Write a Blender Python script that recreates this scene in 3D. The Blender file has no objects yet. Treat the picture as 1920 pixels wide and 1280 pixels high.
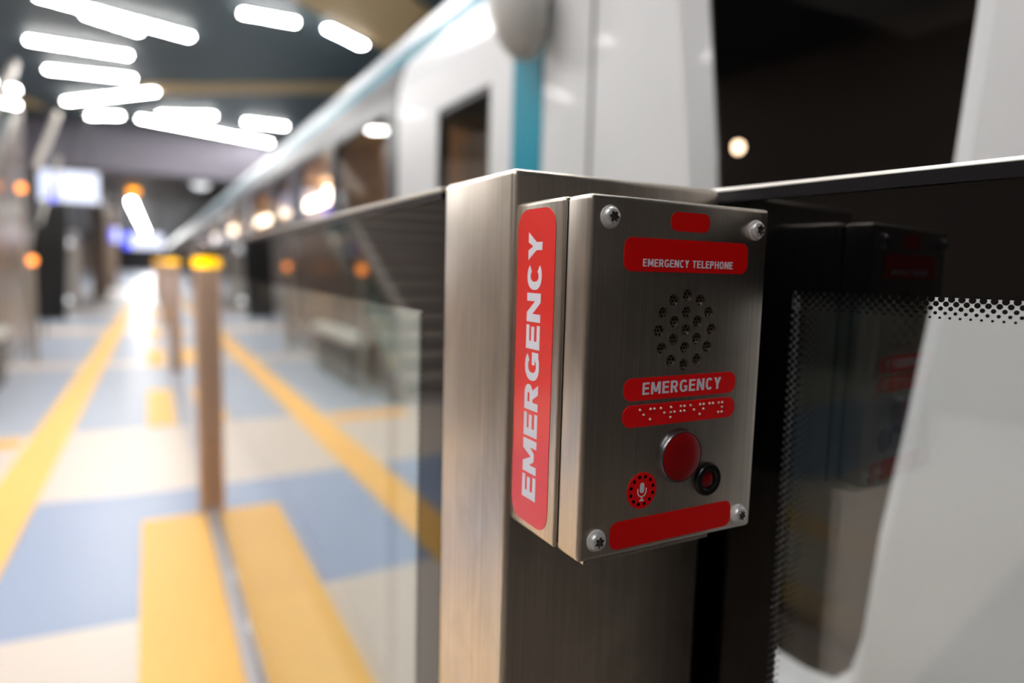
import bpy, bmesh, math, random
from mathutils import Vector, Matrix
random.seed(7)
sc = bpy.context.scene
COL = sc.collection
PI = math.pi

# ------------------------------------------------------------------ helpers
def link(o, parent=None):
    COL.objects.link(o)
    if parent is not None:
        o.parent = parent
        o.matrix_parent_inverse = Matrix.Translation(parent.location).inverted() if parent.type == 'EMPTY' and parent.parent is None else Matrix.Identity(4)
    return o

def obj(name, bm, mat, parent=None, smooth=False):
    """bm is in world coordinates; parents sit at identity rotation"""
    me = bpy.data.meshes.new(name)
    bmesh.ops.recalc_face_normals(bm, faces=bm.faces[:])
    bm.to_mesh(me); bm.free()
    mats = mat if isinstance(mat, (list, tuple)) else [mat]
    for m in mats: me.materials.append(m)
    if smooth:
        for p in me.polygons: p.use_smooth = True
        try: me.set_sharp_from_angle(angle=math.radians(38))
        except Exception: pass
    o = bpy.data.objects.new(name, me)
    return link(o, parent)

def tag(o, label, cat=None, group=None, kind=None):
    if label: o['label'] = label
    if cat: o['category'] = cat
    if group: o['group'] = group
    if kind: o['kind'] = kind
    return o

def thing(name, loc, label, cat, group=None):
    o = bpy.data.objects.new(name, None)
    o.empty_display_size = .05
    o.location = loc
    COL.objects.link(o)
    return tag(o, label, cat, group)

def struct(name, bm, mat, label=None, smooth=False):
    o = obj(name, bm, mat, smooth=smooth); o['kind'] = 'structure'
    if label: o['label'] = label
    return o

def box(bm, x0, x1, y0, y1, z0, z1, bev=0, seg=2, mi=0):
    b2 = bmesh.new()
    v = [b2.verts.new((x, y, z)) for x in (x0, x1) for y in (y0, y1) for z in (z0, z1)]
    for f in ((0,1,3,2),(4,6,7,5),(0,4,5,1),(2,3,7,6),(0,2,6,4),(1,5,7,3)):
        b2.faces.new([v[i] for i in f])
    if bev:
        bmesh.ops.bevel(b2, geom=b2.edges[:], offset=bev, segments=seg, profile=.5, affect='EDGES')
    for f in b2.faces: f.material_index = mi
    merge(bm, b2); return bm

def merge(bm, b2, M=None):
    me = bpy.data.meshes.new('tmp')
    if M is not None: b2.transform(M)
    b2.to_mesh(me); b2.free()
    bm.from_mesh(me); bpy.data.meshes.remove(me)

def B(*a, **k): return box(bmesh.new(), *a, **k)

def prism(bm, pts, frame, d0, d1):
    """pts: 2D polygon in the frame's u,v; extruded along n from d0 to d1"""
    o, u, v, n = frame
    a = [bm.verts.new(o + u*p[0] + v*p[1] + n*d0) for p in pts]
    b = [bm.verts.new(o + u*p[0] + v*p[1] + n*d1) for p in pts]
    bm.faces.new(a[::-1]); bm.faces.new(b)
    N = len(pts)
    for i in range(N): bm.faces.new((a[i], a[(i+1) % N], b[(i+1) % N], b[i]))
    return bm

def rrect(x0, x1, y0, y1, r, n=6):
    P = []
    for cx, cy, a0 in ((x1-r, y1-r, 0), (x0+r, y1-r, 90), (x0+r, y0+r, 180), (x1-r, y0+r, 270)):
        for i in range(n+1):
            a = math.radians(a0 + 90*i/n); P.append((cx + r*math.cos(a), cy + r*math.sin(a)))
    return P

def circ(cx, cy, r, n=24): return [(cx + r*math.cos(2*PI*i/n), cy + r*math.sin(2*PI*i/n)) for i in range(n)]

def lathe(bm, prof, frame, n=40, close0=True, close1=True):
    """prof: list of (radius or f(angle), height along n)"""
    o, u, v, w = frame
    rings = []
    for r, h in prof:
        ring = []
        for i in range(n):
            a = 2*PI*i/n; rr = r(a) if callable(r) else r
            ring.append(bm.verts.new(o + u*(rr*math.cos(a)) + v*(rr*math.sin(a)) + w*h))
        rings.append(ring)
    for A, C in zip(rings, rings[1:]):
        for i in range(n): bm.faces.new((A[i], A[(i+1) % n], C[(i+1) % n], C[i]))
    if close0: bm.faces.new(rings[0][::-1])
    if close1: bm.faces.new(rings[-1])
    return bm

V = Vector
X, Y, Z = V((1,0,0)), V((0,1,0)), V((0,0,1))
def face_front(x, z, y=0.0): return (V((x, y, z)), X, Z, -Y)     # faces the camera end of the platform

def bar(bm, p, q, w, h, up=Z):
    """rectangular bar from p to q, width w sideways and h along up"""
    p, q = V(p), V(q); d = (q-p).normalized(); s = d.cross(up).normalized(); t = s.cross(d).normalized()
    vs = []
    for c in (p, q):
        vs.append([bm.verts.new(c + s*a*w/2 + t*b*h/2) for a, b in ((-1,-1),(1,-1),(1,1),(-1,1))])
    A, C = vs
    bm.faces.new(A[::-1]); bm.faces.new(C)
    for i in range(4): bm.faces.new((A[i], A[(i+1) % 4], C[(i+1) % 4], C[i]))
    return bm

# ------------------------------------------------------------------ materials
def srgb(r, g, b):
    f = lambda c: (c/255/12.92) if c/255 <= .04045 else ((c/255+.055)/1.055)**2.4
    return (f(r), f(g), f(b), 1)

def pbr(name, col, rough=.5, metal=0, coat=0, spec=.5, noise=None):
    m = bpy.data.materials.new(name); m.use_nodes = True
    nt = m.node_tree; p = nt.nodes['Principled BSDF']
    p.inputs['Base Color'].default_value = col
    p.inputs['Roughness'].default_value = rough
    p.inputs['Metallic'].default_value = metal
    p.inputs['Specular IOR Level'].default_value = spec
    p.inputs['Coat Weight'].default_value = coat
    p.inputs['Coat Roughness'].default_value = .04
    if noise:
        sc_, amt = noise
        tc = nt.nodes.new('ShaderNodeTexCoord'); n = nt.nodes.new('ShaderNodeTexNoise')
        n.inputs['Scale'].default_value = sc_; n.inputs['Detail'].default_value = 4
        nt.links.new(tc.outputs['Object'], n.inputs['Vector'])
        mx = nt.nodes.new('ShaderNodeMix'); mx.data_type = 'RGBA'
        mx.inputs['A'].default_value = tuple(c*(1-amt) for c in col[:3]) + (1,)
        mx.inputs['B'].default_value = tuple(min(1, c*(1+amt)) for c in col[:3]) + (1,)
        nt.links.new(n.outputs['Fac'], mx.inputs['Factor'])
        nt.links.new(mx.outputs['Result'], p.inputs['Base Color'])
    return m

def emit(name, col, strength):
    m = bpy.data.materials.new(name); m.use_nodes = True
    nt = m.node_tree; nt.nodes.clear()
    e = nt.nodes.new('ShaderNodeEmission'); o = nt.nodes.new('ShaderNodeOutputMaterial')
    e.inputs['Color'].default_value = col; e.inputs['Strength'].default_value = strength
    nt.links.new(e.outputs[0], o.inputs[0]); return m

def brushed(name, col, rough, axis_scale=(900, 900, 4), bump=.04, dirt=.25, spec_rot=0):
    """steel brushed along z with faint smears"""
    m = bpy.data.materials.new(name); m.use_nodes = True
    nt = m.node_tree; p = nt.nodes['Principled BSDF']; L = nt.links
    p.inputs['Metallic'].default_value = 1
    tc = nt.nodes.new('ShaderNodeTexCoord'); mp = nt.nodes.new('ShaderNodeMapping')
    mp.inputs['Scale'].default_value = axis_scale
    L.new(tc.outputs['Object'], mp.inputs['Vector'])
    n = nt.nodes.new('ShaderNodeTexNoise'); n.inputs['Scale'].default_value = 1; n.inputs['Detail'].default_value = 3
    L.new(mp.outputs[0], n.inputs['Vector'])
    n2 = nt.nodes.new('ShaderNodeTexNoise'); n2.inputs['Scale'].default_value = 22; n2.inputs['Detail'].default_value = 6
    n2.inputs['Distortion'].default_value = 1.2
    mp2 = nt.nodes.new('ShaderNodeMapping'); mp2.inputs['Scale'].default_value = (1, 1, .5)
    L.new(tc.outputs['Object'], mp2.inputs['Vector']); L.new(mp2.outputs[0], n2.inputs['Vector'])
    r2 = nt.nodes.new('ShaderNodeMapRange'); r2.inputs['From Min'].default_value = .45; r2.inputs['From Max'].default_value = .75
    L.new(n2.outputs['Fac'], r2.inputs['Value'])
    mx = nt.nodes.new('ShaderNodeMix'); mx.data_type = 'RGBA'
    mx.inputs['A'].default_value = col
    mx.inputs['B'].default_value = tuple(c*(1-dirt) for c in col[:3]) + (1,)
    L.new(r2.outputs[0], mx.inputs['Factor'])
    st = nt.nodes.new('ShaderNodeMapRange'); st.inputs['From Min'].default_value = .3; st.inputs['From Max'].default_value = .7
    st.inputs['To Min'].default_value = .82; st.inputs['To Max'].default_value = 1.06
    L.new(n.outputs['Fac'], st.inputs['Value'])
    ml = nt.nodes.new('ShaderNodeVectorMath'); ml.operation = 'SCALE'
    L.new(mx.outputs['Result'], ml.inputs[0]); L.new(st.outputs[0], ml.inputs['Scale']); L.new(ml.outputs[0], p.inputs['Base Color'])
    rr = nt.nodes.new('ShaderNodeMapRange')
    rr.inputs['To Min'].default_value = rough*.85; rr.inputs['To Max'].default_value = rough*1.2
    L.new(n.outputs['Fac'], rr.inputs['Value']); L.new(rr.outputs[0], p.inputs['Roughness'])
    b = nt.nodes.new('ShaderNodeBump'); b.inputs['Strength'].default_value = bump; b.inputs['Distance'].default_value = .001
    L.new(n.outputs['Fac'], b.inputs['Height']); L.new(b.outputs[0], p.inputs['Normal'])
    return m

def glass(name, tint, panes=2, gloss=(1,1,1,1), rough=0.0, absorb=None):
    """flat clear sheet: sees through, mirrors more at grazing angles (Schlick)"""
    m = bpy.data.materials.new(name); m.use_nodes = True
    nt = m.node_tree; nt.nodes.clear(); L = nt.links
    lw = nt.nodes.new('ShaderNodeLayerWeight'); lw.inputs['Blend'].default_value = .5
    def math_(op, a, b=None):
        k = nt.nodes.new('ShaderNodeMath'); k.operation = op
        for i, q in enumerate((a, b)):
            if q is None: continue
            if isinstance(q, (int, float)): k.inputs[i].default_value = q
            else: L.new(q, k.inputs[i])
        return k.outputs[0]
    f5 = math_('POWER', lw.outputs['Facing'], 5.0)
    R = math_('ADD', math_('MULTIPLY', f5, .96), .04)
    R2 = math_('DIVIDE', math_('MULTIPLY', R, float(panes)), math_('ADD', math_('MULTIPLY', R, float(panes-1)), 1.0))
    t = nt.nodes.new('ShaderNodeBsdfTransparent'); t.inputs['Color'].default_value = tint
    g = nt.nodes.new('ShaderNodeBsdfGlossy'); g.inputs['Color'].default_value = gloss; g.inputs['Roughness'].default_value = rough
    mix = nt.nodes.new('ShaderNodeMixShader'); o = nt.nodes.new('ShaderNodeOutputMaterial')
    L.new(R2, mix.inputs[0])
    src = t.outputs[0]
    if absorb:
        d = nt.nodes.new('ShaderNodeBsdfDiffuse'); d.inputs['Color'].default_value = absorb[0]
        mm = nt.nodes.new('ShaderNodeMixShader'); mm.inputs[0].default_value = absorb[1]
        L.new(t.outputs[0], mm.inputs[1]); L.new(d.outputs[0], mm.inputs[2]); src = mm.outputs[0]
    L.new(src, mix.inputs[1]); L.new(g.outputs[0], mix.inputs[2])
    L.new(mix.outputs[0], o.inputs[0]); return m

M = {}
M['steel'] = brushed('brushed_steel', srgb(216, 206, 194), .30, dirt=.12)
M['steel_post'] = brushed('brushed_steel_post', srgb(234, 222, 208), .33, dirt=.16)
M['steel_dark'] = pbr('dark_groove', srgb(60, 55, 50), .5, 1)
M['screw'] = pbr('screw_steel', srgb(236, 236, 238), .32, .55)
M['screw_hole'] = pbr('screw_recess', srgb(170, 165, 158), .25, 1)
M['washer'] = pbr('white_washer', srgb(225, 225, 225), .4)
M['red'] = pbr('red_label', srgb(250, 0, 8), .45, spec=.3)
M['red_blank'] = pbr('red_label_blank', srgb(232, 0, 0), .5, spec=.25)
M['red_side'] = pbr('red_side_label', srgb(255, 40, 34), .35, spec=.5, coat=.8)
M['letter'] = pbr('white_lettering', srgb(242, 240, 252), .5, spec=.3)
M['braille'] = pbr('braille_dot_white', srgb(240, 215, 205), .4)
M['black_plastic'] = pbr('black_plastic', srgb(14, 14, 15), .28)
M['black_metal'] = pbr('black_chrome_bezel', srgb(128, 130, 134), .3, 1)
M['button_red'] = pbr('red_button_cap', srgb(150, 0, 8), .3, spec=.4)
M['lens_red'] = pbr('red_lens', srgb(120, 4, 10), .1, coat=.5)
M['grille'] = pbr('grille_plate', srgb(120, 108, 98), .45, .8)
M['hole'] = pbr('hole_black', srgb(4, 4, 4), .9, spec=0)
M['rubber'] = pbr('black_rubber', srgb(10, 10, 10), .5)
M['black_glass'] = pbr('black_glass_border', srgb(6, 6, 7), .02)
M['rail'] = pbr('anodised_rail', srgb(52, 52, 56), .3, .8)
M['rail_glint'] = pbr('rail_edge_glint', srgb(240, 234, 226), .4, .15)  # edge catching light, its glint put into a near-white colour
M['glass_left'] = glass('screen_glass', (.86, .92, .89, 1), 4)
M['glass_right'] = glass('door_glass', (.95, .96, .96, 1), 2)
M['frit'] = pbr('frit_black', srgb(5, 5, 6), .12)
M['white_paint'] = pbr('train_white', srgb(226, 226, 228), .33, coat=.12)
M['teal'] = pbr('train_teal', srgb(0, 140, 166), .4, spec=.15)
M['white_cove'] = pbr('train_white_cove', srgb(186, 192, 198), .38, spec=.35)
M['teal_roof'] = pbr('train_teal_roof', srgb(0, 112, 132), .4, spec=.25)
M['header'] = pbr('train_header_grey', srgb(66, 62, 64), .45, spec=.3)
M['vestibule'] = pbr('vestibule_panel', srgb(168, 168, 170), .5)
M['band'] = pbr('train_window_band', srgb(84, 80, 84), .3, spec=.4)
M['cab_warm_spot'] = emit('cab_warm_spot', (1, .78, .5, 1), 45)
M['train_dark'] = pbr('train_dark', srgb(36, 35, 40), .35)
M['train_grey'] = pbr('train_grey', srgb(178, 174, 168), .4)
M['cab_glass'] = glass('cab_glass', (.34, .32, .32, 1), 1)
M['dark_glass'] = glass('tinted_window', (.6, .58, .57, 1), 1)
M['lit_glass'] = glass('clear_window', (.95, .93, .9, 1), 1)
M['saloon'] = pbr('saloon_beige', srgb(238, 198, 158), .6)
M['cab_inside'] = pbr('cab_interior', srgb(46, 38, 34), .6)
M['warm'] = emit('saloon_lamp_and_fill', (1, .84, .66, 1), 26)
M['lilac'] = emit('saloon_display', (.72, .74, 1, 1), 4)
M['amber'] = emit('amber_lamp', (1, .36, .0, 1), 4.5)
M['amber_core'] = emit('amber_core', (1, .50, .0, 1), 3.4)
M['amber_dim'] = emit('amber_small', (1, .30, .06, 1), 5)
M['tube'] = emit('ceiling_tube', (1, .985, .965, 1), 82)
M['tube_house'] = pbr('tube_housing', srgb(150, 152, 155), .5)
M['spot'] = emit('white_lamp_and_highlight', (.95, .97, 1, 1), 1.8)  # for the round lamp and the glowing highlight discs
M['ceiling'] = pbr('ceiling_slate', srgb(72, 86, 92), .6, noise=(.6, .12))
M['rib'] = pbr('ceiling_beige', srgb(196, 168, 122), .6)
M['bulk'] = pbr('bulkhead_grey', srgb(96, 92, 101), .7)
M['soffit'] = pbr('soffit_brown_grey', srgb(96, 90, 88), .6)
M['shade_wall'] = pbr('shade_wall_dark', srgb(54, 49, 46), .6)
M['wall'] = pbr('wall_brown_grey', srgb(120, 106, 96), .55, noise=(1.2, .15))
M['tunnel'] = pbr('tunnel_dark', srgb(48, 46, 48), .8, noise=(.8, .2))
M['concrete'] = pbr('trackbed', srgb(62, 60, 58), .9, noise=(3, .3))
M['column'] = pbr('column_brown', srgb(120, 104, 92), .35)
M['bronze'] = pbr('bronze_post', srgb(204, 172, 150), .4, .25)
M['sill'] = pbr('sill_steel', srgb(206, 200, 202), .4, .25)
M['stair'] = pbr('stair_stone', srgb(196, 184, 176), .5, noise=(6, .15))
M['stair_wall'] = pbr('stair_side_panel', srgb(140, 128, 118), .25, .3)
M['balustrade'] = glass('balustrade_glass', (.80, .90, .87, 1), 2, absorb=((.45, .60, .55, 1), .06))
M['handrail'] = pbr('handrail_steel', srgb(176, 168, 160), .5, .6)
M['bench'] = pbr('bench_top', srgb(222, 222, 214), .4)
M['totem'] = pbr('totem_black', srgb(16, 15, 15), .4)
M['scr_case'] = pbr('screen_casing', srgb(30, 30, 36), .4)
M['scr_white'] = emit('screen_white', (.80, .84, 1, 1), 1.7)
M['scr_blue'] = emit('screen_blue', (.10, .12, 1, 1), 2.6)
M['cabinet'] = pbr('steel_cabinet', srgb(196, 192, 188), .3, .7)

def floor_mat():
    m = bpy.data.materials.new('terrazzo_bands'); m.use_nodes = True
    nt = m.node_tree; p = nt.nodes['Principled BSDF']; L = nt.links
    tc = nt.nodes.new('ShaderNodeTexCoord'); sp = nt.nodes.new('ShaderNodeSeparateXYZ')
    L.new(tc.outputs['Object'], sp.inputs[0])
    k = nt.nodes.new('ShaderNodeMath'); k.operation = 'MULTIPLY_ADD'           # band edges run a little askew
    L.new(sp.outputs['X'], k.inputs[0]); k.inputs[1].default_value = .06; L.new(sp.outputs['Y'], k.inputs[2])
    mr = nt.nodes.new('ShaderNodeMapRange'); mr.inputs['From Min'].default_value = -4; mr.inputs['From Max'].default_value = 36
    L.new(k.outputs[0], mr.inputs['Value'])
    cr = nt.nodes.new('ShaderNodeValToRGB'); cr.color_ramp.interpolation = 'CONSTANT'
    cream, blue, pale = srgb(226, 210, 196), srgb(154, 168, 196), srgb(172, 180, 194)
    stops = [(-4, srgb(128, 118, 108)), (.3, cream), (2.04, blue), (3.42, cream), (5.02, pale), (8.2, cream), (8.7, pale), (12.2, cream), (13.4, pale),  # first band: unseen floor, darkened to dim what the steel reflects
             (17, cream), (18.5, pale), (22, cream), (24, pale), (28, cream), (30, pale)]
    E = cr.color_ramp.elements
    E[0].position = 0; E[0].color = stops[0][1]
    E[1].position = (stops[1][0]+4)/40; E[1].color = stops[1][1]
    for y, c in stops[2:]:
        e = E.new((y+4)/40); e.color = c
    L.new(mr.outputs[0], cr.inputs[0])
    n = nt.nodes.new('ShaderNodeTexNoise'); n.inputs['Scale'].default_value = 120; n.inputs['Detail'].default_value = 3
    L.new(tc.outputs['Object'], n.inputs['Vector'])
    mx = nt.nodes.new('ShaderNodeMix'); mx.data_type = 'RGBA'; mx.blend_type = 'MULTIPLY'
    mx.inputs['Factor'].default_value = .12
    L.new(cr.outputs[0], mx.inputs['A']); L.new(n.outputs['Color'], mx.inputs['B'])
    L.new(mx.outputs['Result'], p.inputs['Base Color'])
    p.inputs['Roughness'].default_value = .36; p.inputs['Specular IOR Level'].default_value = .38
    return m
M['floor'] = floor_mat()

def tactile_mat():
    m = pbr('tactile_yellow', srgb(238, 180, 58), .5)
    nt = m.node_tree; p = nt.nodes['Principled BSDF']
    n = nt.nodes.new('ShaderNodeTexNoise'); n.inputs['Scale'].default_value = 60
    tc = nt.nodes.new('ShaderNodeTexCoord'); nt.links.new(tc.outputs['Object'], n.inputs['Vector'])
    mx = nt.nodes.new('ShaderNodeMix'); mx.data_type = 'RGBA'
    mx.inputs['A'].default_value = srgb(248, 188, 84); mx.inputs['B'].default_value = srgb(253, 204, 112)
    nt.links.new(n.outputs['Fac'], mx.inputs['Factor']); nt.links.new(mx.outputs['Result'], p.inputs['Base Color'])
    return m
M['tactile'] = tactile_mat()

def arc(cx, cy, rx, ry, a0, a1, n=18, e=2.3):
    P = []
    for i in range(n+1):
        t = math.radians(a0 + (a1-a0)*i/n); c, q = math.cos(t), math.sin(t)
        P.append((cx + rx*math.copysign(abs(c)**(2/e), c), cy + ry*math.copysign(abs(q)**(2/e), q)))
    return P

def band(cx, cy, rx, ry, tx, ty, a0, a1, n=18):
    """strip of quads between an outer and an inner superellipse"""
    o, i = arc(cx, cy, rx, ry, a0, a1, n), arc(cx, cy, rx-tx, ry-ty, a0, a1, n)
    return [[o[k], o[k+1], i[k+1], i[k]] for k in range(n)]

def glyph(c, w, tv, th):
    """bold capitals in a box w wide and 1 high, stems tv, bars th"""
    R = lambda x0, x1, y0, y1: [(x0, y0), (x1, y0), (x1, y1), (x0, y1)]
    S = R(0, tv, 0, 1); m0, m1 = .5-th/2+.02, .5+th/2+.02
    if c == 'E': return [S, R(tv, w, 1-th, 1), R(tv, w, 0, th), R(tv, w*.93, m0, m1)]
    if c == 'L': return [S, R(tv, w, 0, th)]
    if c == 'T': return [R(0, w, 1-th, 1), R(w/2-tv/2, w/2+tv/2, 0, 1-th)]
    if c == 'H': return [S, R(w-tv, w, 0, 1), R(tv, w-tv, m0, m1)]
    if c == 'N': return [S, R(w-tv, w, 0, 1), [(tv*.9, 1), (tv*1.15, 1), (w-tv*.9, 0), (w-tv*1.15, 0)], [(0, 1), (tv*1.15, 1), (w, 0), (w-tv*1.15, 0)]]
    if c == 'M':
        h = tv*.52
        return [S, R(w-tv, w, 0, 1), [(0, 1), (tv*1.3, 1), (w/2+h*.6, .18), (w/2-h*1.0, .18)], [(w-tv*1.3, 1), (w, 1), (w/2+h*1.0, .18), (w/2-h*.6, .18)]]
    if c == 'Y':
        return [R(w/2-tv/2, w/2+tv/2, 0, .42), [(0, 1), (tv*1.22, 1), (w/2+tv*.1, .58), (w/2+tv*.5, .42), (w/2-tv*.5, .42)], [(w-tv*1.22, 1), (w, 1), (w/2+tv*.5, .42), (w/2-tv*.5, .42), (w/2-tv*.1, .58)]]
    if c == 'O': return band(w/2, .5, w/2, .515, tv, th, 0, 360, 36)
    if c == 'C': return band(w*.52, .5, w*.52, .515, tv, th, 42, 318, 30)
    if c == 'G': return band(w*.52, .5, w*.52, .515, tv, th, 42, 322, 30) + [R(w-tv*.9, w, .06, .52), R(w*.56, w, .52-th*.9, .52)]
    bowl = [R(tv, w*.56, 1-th, 1), R(tv, w*.56, .40, .40+th)] + band(w*.56, .70, w*.40, .30, tv, th, -90, 90, 16)
    if c == 'P': return [S] + bowl
    if c == 'R': return [S] + bowl + [[(w*.40, .42), (w*.40+tv*1.15, .42), (w, 0), (w-tv*1.2, 0)]]
    return []

def text_mesh(name, s, mat, parent, frame, u0, u1, v0, v1, tv=.2, th=.17, wide=.7, gap=.14, depth=.00012, lift=0.0):
    """bold lettering filling the box u0..u1 x v0..v1 of a frame (o,u,v,n)"""
    W = {'M': 1.32, 'N': 1.1, 'G': 1.1, 'O': 1.12, 'C': 1.0, 'Y': 1.05, 'R': 1.03, 'T': .98, 'H': 1.08, 'L': .86, 'E': .92, 'P': .98, ' ': .45}
    x = 0; out = []
    for c in s:
        w = W[c]*wide
        out += [[(x+p[0], p[1]) for p in g] for g in glyph(c, w, tv, th)]
        x += w + gap
    T = x - gap
    o, u, v, n = frame; bm = bmesh.new(); uv = u.cross(v).dot(n)
    for gi, g in enumerate(out):
        P = [(u0 + p[0]/T*(u1-u0), v0 + p[1]*(v1-v0)) for p in g]
        A = sum(P[i][0]*P[(i+1) % len(P)][1] - P[(i+1) % len(P)][0]*P[i][1] for i in range(len(P)))
        if A < 0: P = P[::-1]
        prism(bm, P, (o, u, v, n), lift, lift+depth+(gi % 40)*2.5e-6)
    return obj(name, bm, mat, parent)

def boolean(o, cutters):
    """cut the listed bmeshes (merged) out of o and bake the result"""
    me = bpy.data.meshes.new('cut'); bmesh.ops.recalc_face_normals(cutters, faces=cutters.faces[:]); cutters.to_mesh(me); cutters.free()
    c = bpy.data.objects.new('cut', me); COL.objects.link(c)
    md = o.modifiers.new('b', 'BOOLEAN'); md.object = c; md.operation = 'DIFFERENCE'; md.solver = 'EXACT'
    bpy.context.view_layer.update()
    dg = bpy.context.evaluated_depsgraph_get()
    new = bpy.data.meshes.new_from_object(o.evaluated_get(dg), depsgraph=dg)
    o.modifiers.clear(); old = o.data; o.data = new; bpy.data.meshes.remove(old)
    bpy.data.objects.remove(c); bpy.data.meshes.remove(me)

# ------------------------------------------------------------------ the setting
struct('floor', B(-6, .24, -6, 92, -1.25, 0), M['floor'], 'polished platform floor in blue and cream bands')
struct('floor_trackbed', B(.245, 4.2, -6, 92, -1.35, -1.25), M['concrete'])
struct('ceiling', B(-6, 4.2, -6, 18, 4.27, 4.4), M['ceiling'], 'dark slate station ceiling')
struct('ceiling_low', B(-6, 4.2, 18, 92, 3.26, 3.4), M['soffit'], 'low brown grey soffit over the far platform')
struct('wall_bulkhead', B(-6, 4.2, 17.8, 18, 3.26, 4.27), M['bulk'], 'purple grey bulkhead where the ceiling drops')
struct('wall_left', B(-6.1, -6, -6, 92, 0, 4.27), M['wall'])
struct('wall_right', B(4.2, 4.3, -6, 92, -1.35, 4.27), M['tunnel'])
struct('wall_back_shade', B(-6, 4.2, -2.6, -2.5, -1.35, 4.27), M['shade_wall'])  # unseen wall added dark and close to darken what the steel reflects
struct('wall_far', B(-6, 4.2, 92, 92.1, -1.35, 4.27), M['tunnel'])
bm = bmesh.new(); bar(bm, (-.2, 13.6, 4.25), (4.1, 10.6, 4.25), .5, .04)
struct('trim_1', bm, M['rib'], 'beige strip across the slate ceiling')
bm = bmesh.new(); bar(bm, (1.45, 7.2, 4.25), (4.1, 9.3, 4.25), 1.3, .04)
struct('trim_2', bm, M['rib'], 'wide beige ceiling strip above the train')
bm = bmesh.new(); bar(bm, (-5.9, 9.2, 4.25), (-2.2, 16.5, 4.25), .5, .04)
struct('trim_3', bm, M['rib'])
struct('trim_4', B(-.024, .03, .235, 60, 0, .012, bev=.003), M['sill'], 'steel sill under the platform screen')

# ------------------------------------------------------------------ emergency telephone
LX1, LZ0, LZ1, LY1 = .16, 1.01, 1.25, .0264
BY0, BY1 = .0302, .0945
tel = thing('emergency_telephone', (.08, .0945, 1.13), 'stainless steel emergency telephone box with red labels on the barrier post', 'emergency telephone')
bm = B(0, LX1, 0, LY1, LZ0, LZ1, bev=.0034, seg=3)
cover = obj('front_cover', bm, M['steel'], tel, smooth=True)
SPK = (.0837, 1.1627); MIC = (.0513, 1.053)
holes = [SPK] + [(SPK[0] + .0122*math.cos(PI/2 + k*PI/3), SPK[1] + .0122*math.sin(PI/2 + k*PI/3)) for k in range(6)] \
      + [(SPK[0] + .0240*math.cos(k*PI/6), SPK[1] + .0240*math.sin(k*PI/6)) for k in range(12)]
cut = bmesh.new()
for hx, hz in holes: prism(cut, circ(hx, hz, .0042, 20), face_front(0, 0, 0), -.0035, .004)
boolean(cover, cut)
for p in cover.data.polygons: p.use_smooth = True
try: cover.data.set_sharp_from_angle(angle=math.radians(38))
except Exception: pass
bm = B(.0006, .1594, BY0, BY1, 1.0082, 1.2506, bev=.0032, seg=3)
obj('back_box', bm, M['steel'], tel, smooth=True)
obj('gasket', B(.003, .157, LY1-.004, BY0+.004, 1.013, 1.247), M['steel_dark'], tel)
obj('bottom_lip', B(.006, .118, .002, BY0+.002, 1.0076, 1.0108, bev=.0004), M['steel'], tel)
# perforated plate behind the holes
bm = bmesh.new()
prism(bm, circ(SPK[0], SPK[1], .0300, 40), face_front(0, 0, 0), -.0033, -.0019)
gr = obj('speaker_grille', bm, M['grille'], tel)
bm = bmesh.new()
p_ = .0029
for i in range(-11, 12):
    for j in range(-13, 14):
        x = SPK[0] + i*p_ + (j % 2)*p_/2; z = SPK[1] + j*p_*.866
        if math.hypot(x-SPK[0], z-SPK[1]) < .029: prism(bm, circ(x, z, .00088, 8), face_front(0, 0, 0), -.0019, -.00185)
obj('grille_perforation', bm, M['hole'], gr)
# labels on the cover
F0 = face_front(0, 0, 0)
def sticker(name, x0, x1, z0, z1, r, mat, label=None, t=.00035):
    bm = bmesh.new(); prism(bm, rrect(x0, x1, z0, z1, r), F0, 0, t)
    o = obj(name, bm, mat, tel)
    if label: o['label'] = label
    return o
sticker('blank_label', .0655, .1007, 1.2299, 1.2427, .0056, M['red_blank'], 'small blank red label at the top')
tl = sticker('title_label', .0274, .1393, 1.2023, 1.2243, .0062, M['red_blank'], 'red label reading EMERGENCY TELEPHONE')
text_mesh('lettering', 'EMERGENCY TELEPHONE', M['letter'], tl, F0, .0431, .1247, 1.2056, 1.2107, tv=.19, th=.17, wide=.62, gap=.14, lift=.00035)
el = sticker('emergency_label', .0318, .1345, 1.1160, 1.1315, .0066, M['red'], 'red label reading EMERGENCY')
text_mesh('lettering', 'EMERGENCY', M['letter'], el, F0, .0476, .1198, 1.1197, 1.1281, tv=.20, th=.17, wide=.66, gap=.16, lift=.00035)
bl = sticker('braille_label', .0319, .1344, 1.0980, 1.1129, .0066, M['red'], 'red strip with white braille dots', t=.0008)
cells = ['15', '134', '15', '1235', '1245', '15', '1345', '14', '13456']
bd = None
for c, s in enumerate(cells):
    for ch in s:
        k = int(ch)-1
        x = .0459 + c*.00906 + (k//3)*.0034; z = 1.1096 - (k % 3)*.0035
        bm = bmesh.new(); r = .00098
        lathe(bm, [(r, 0), (r*.93, .0004), (r*.7, .0008), (r*.35, .00100)], (V((x, -.0008, z)), X, Z, -Y), 12)
        obj('braille_dot', bm, M['braille'], bl, smooth=True)
sticker('lower_label', .0255, .1379, 1.0143, 1.0338, .0062, M['red_blank'], 'long blank red label along the bottom')
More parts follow.
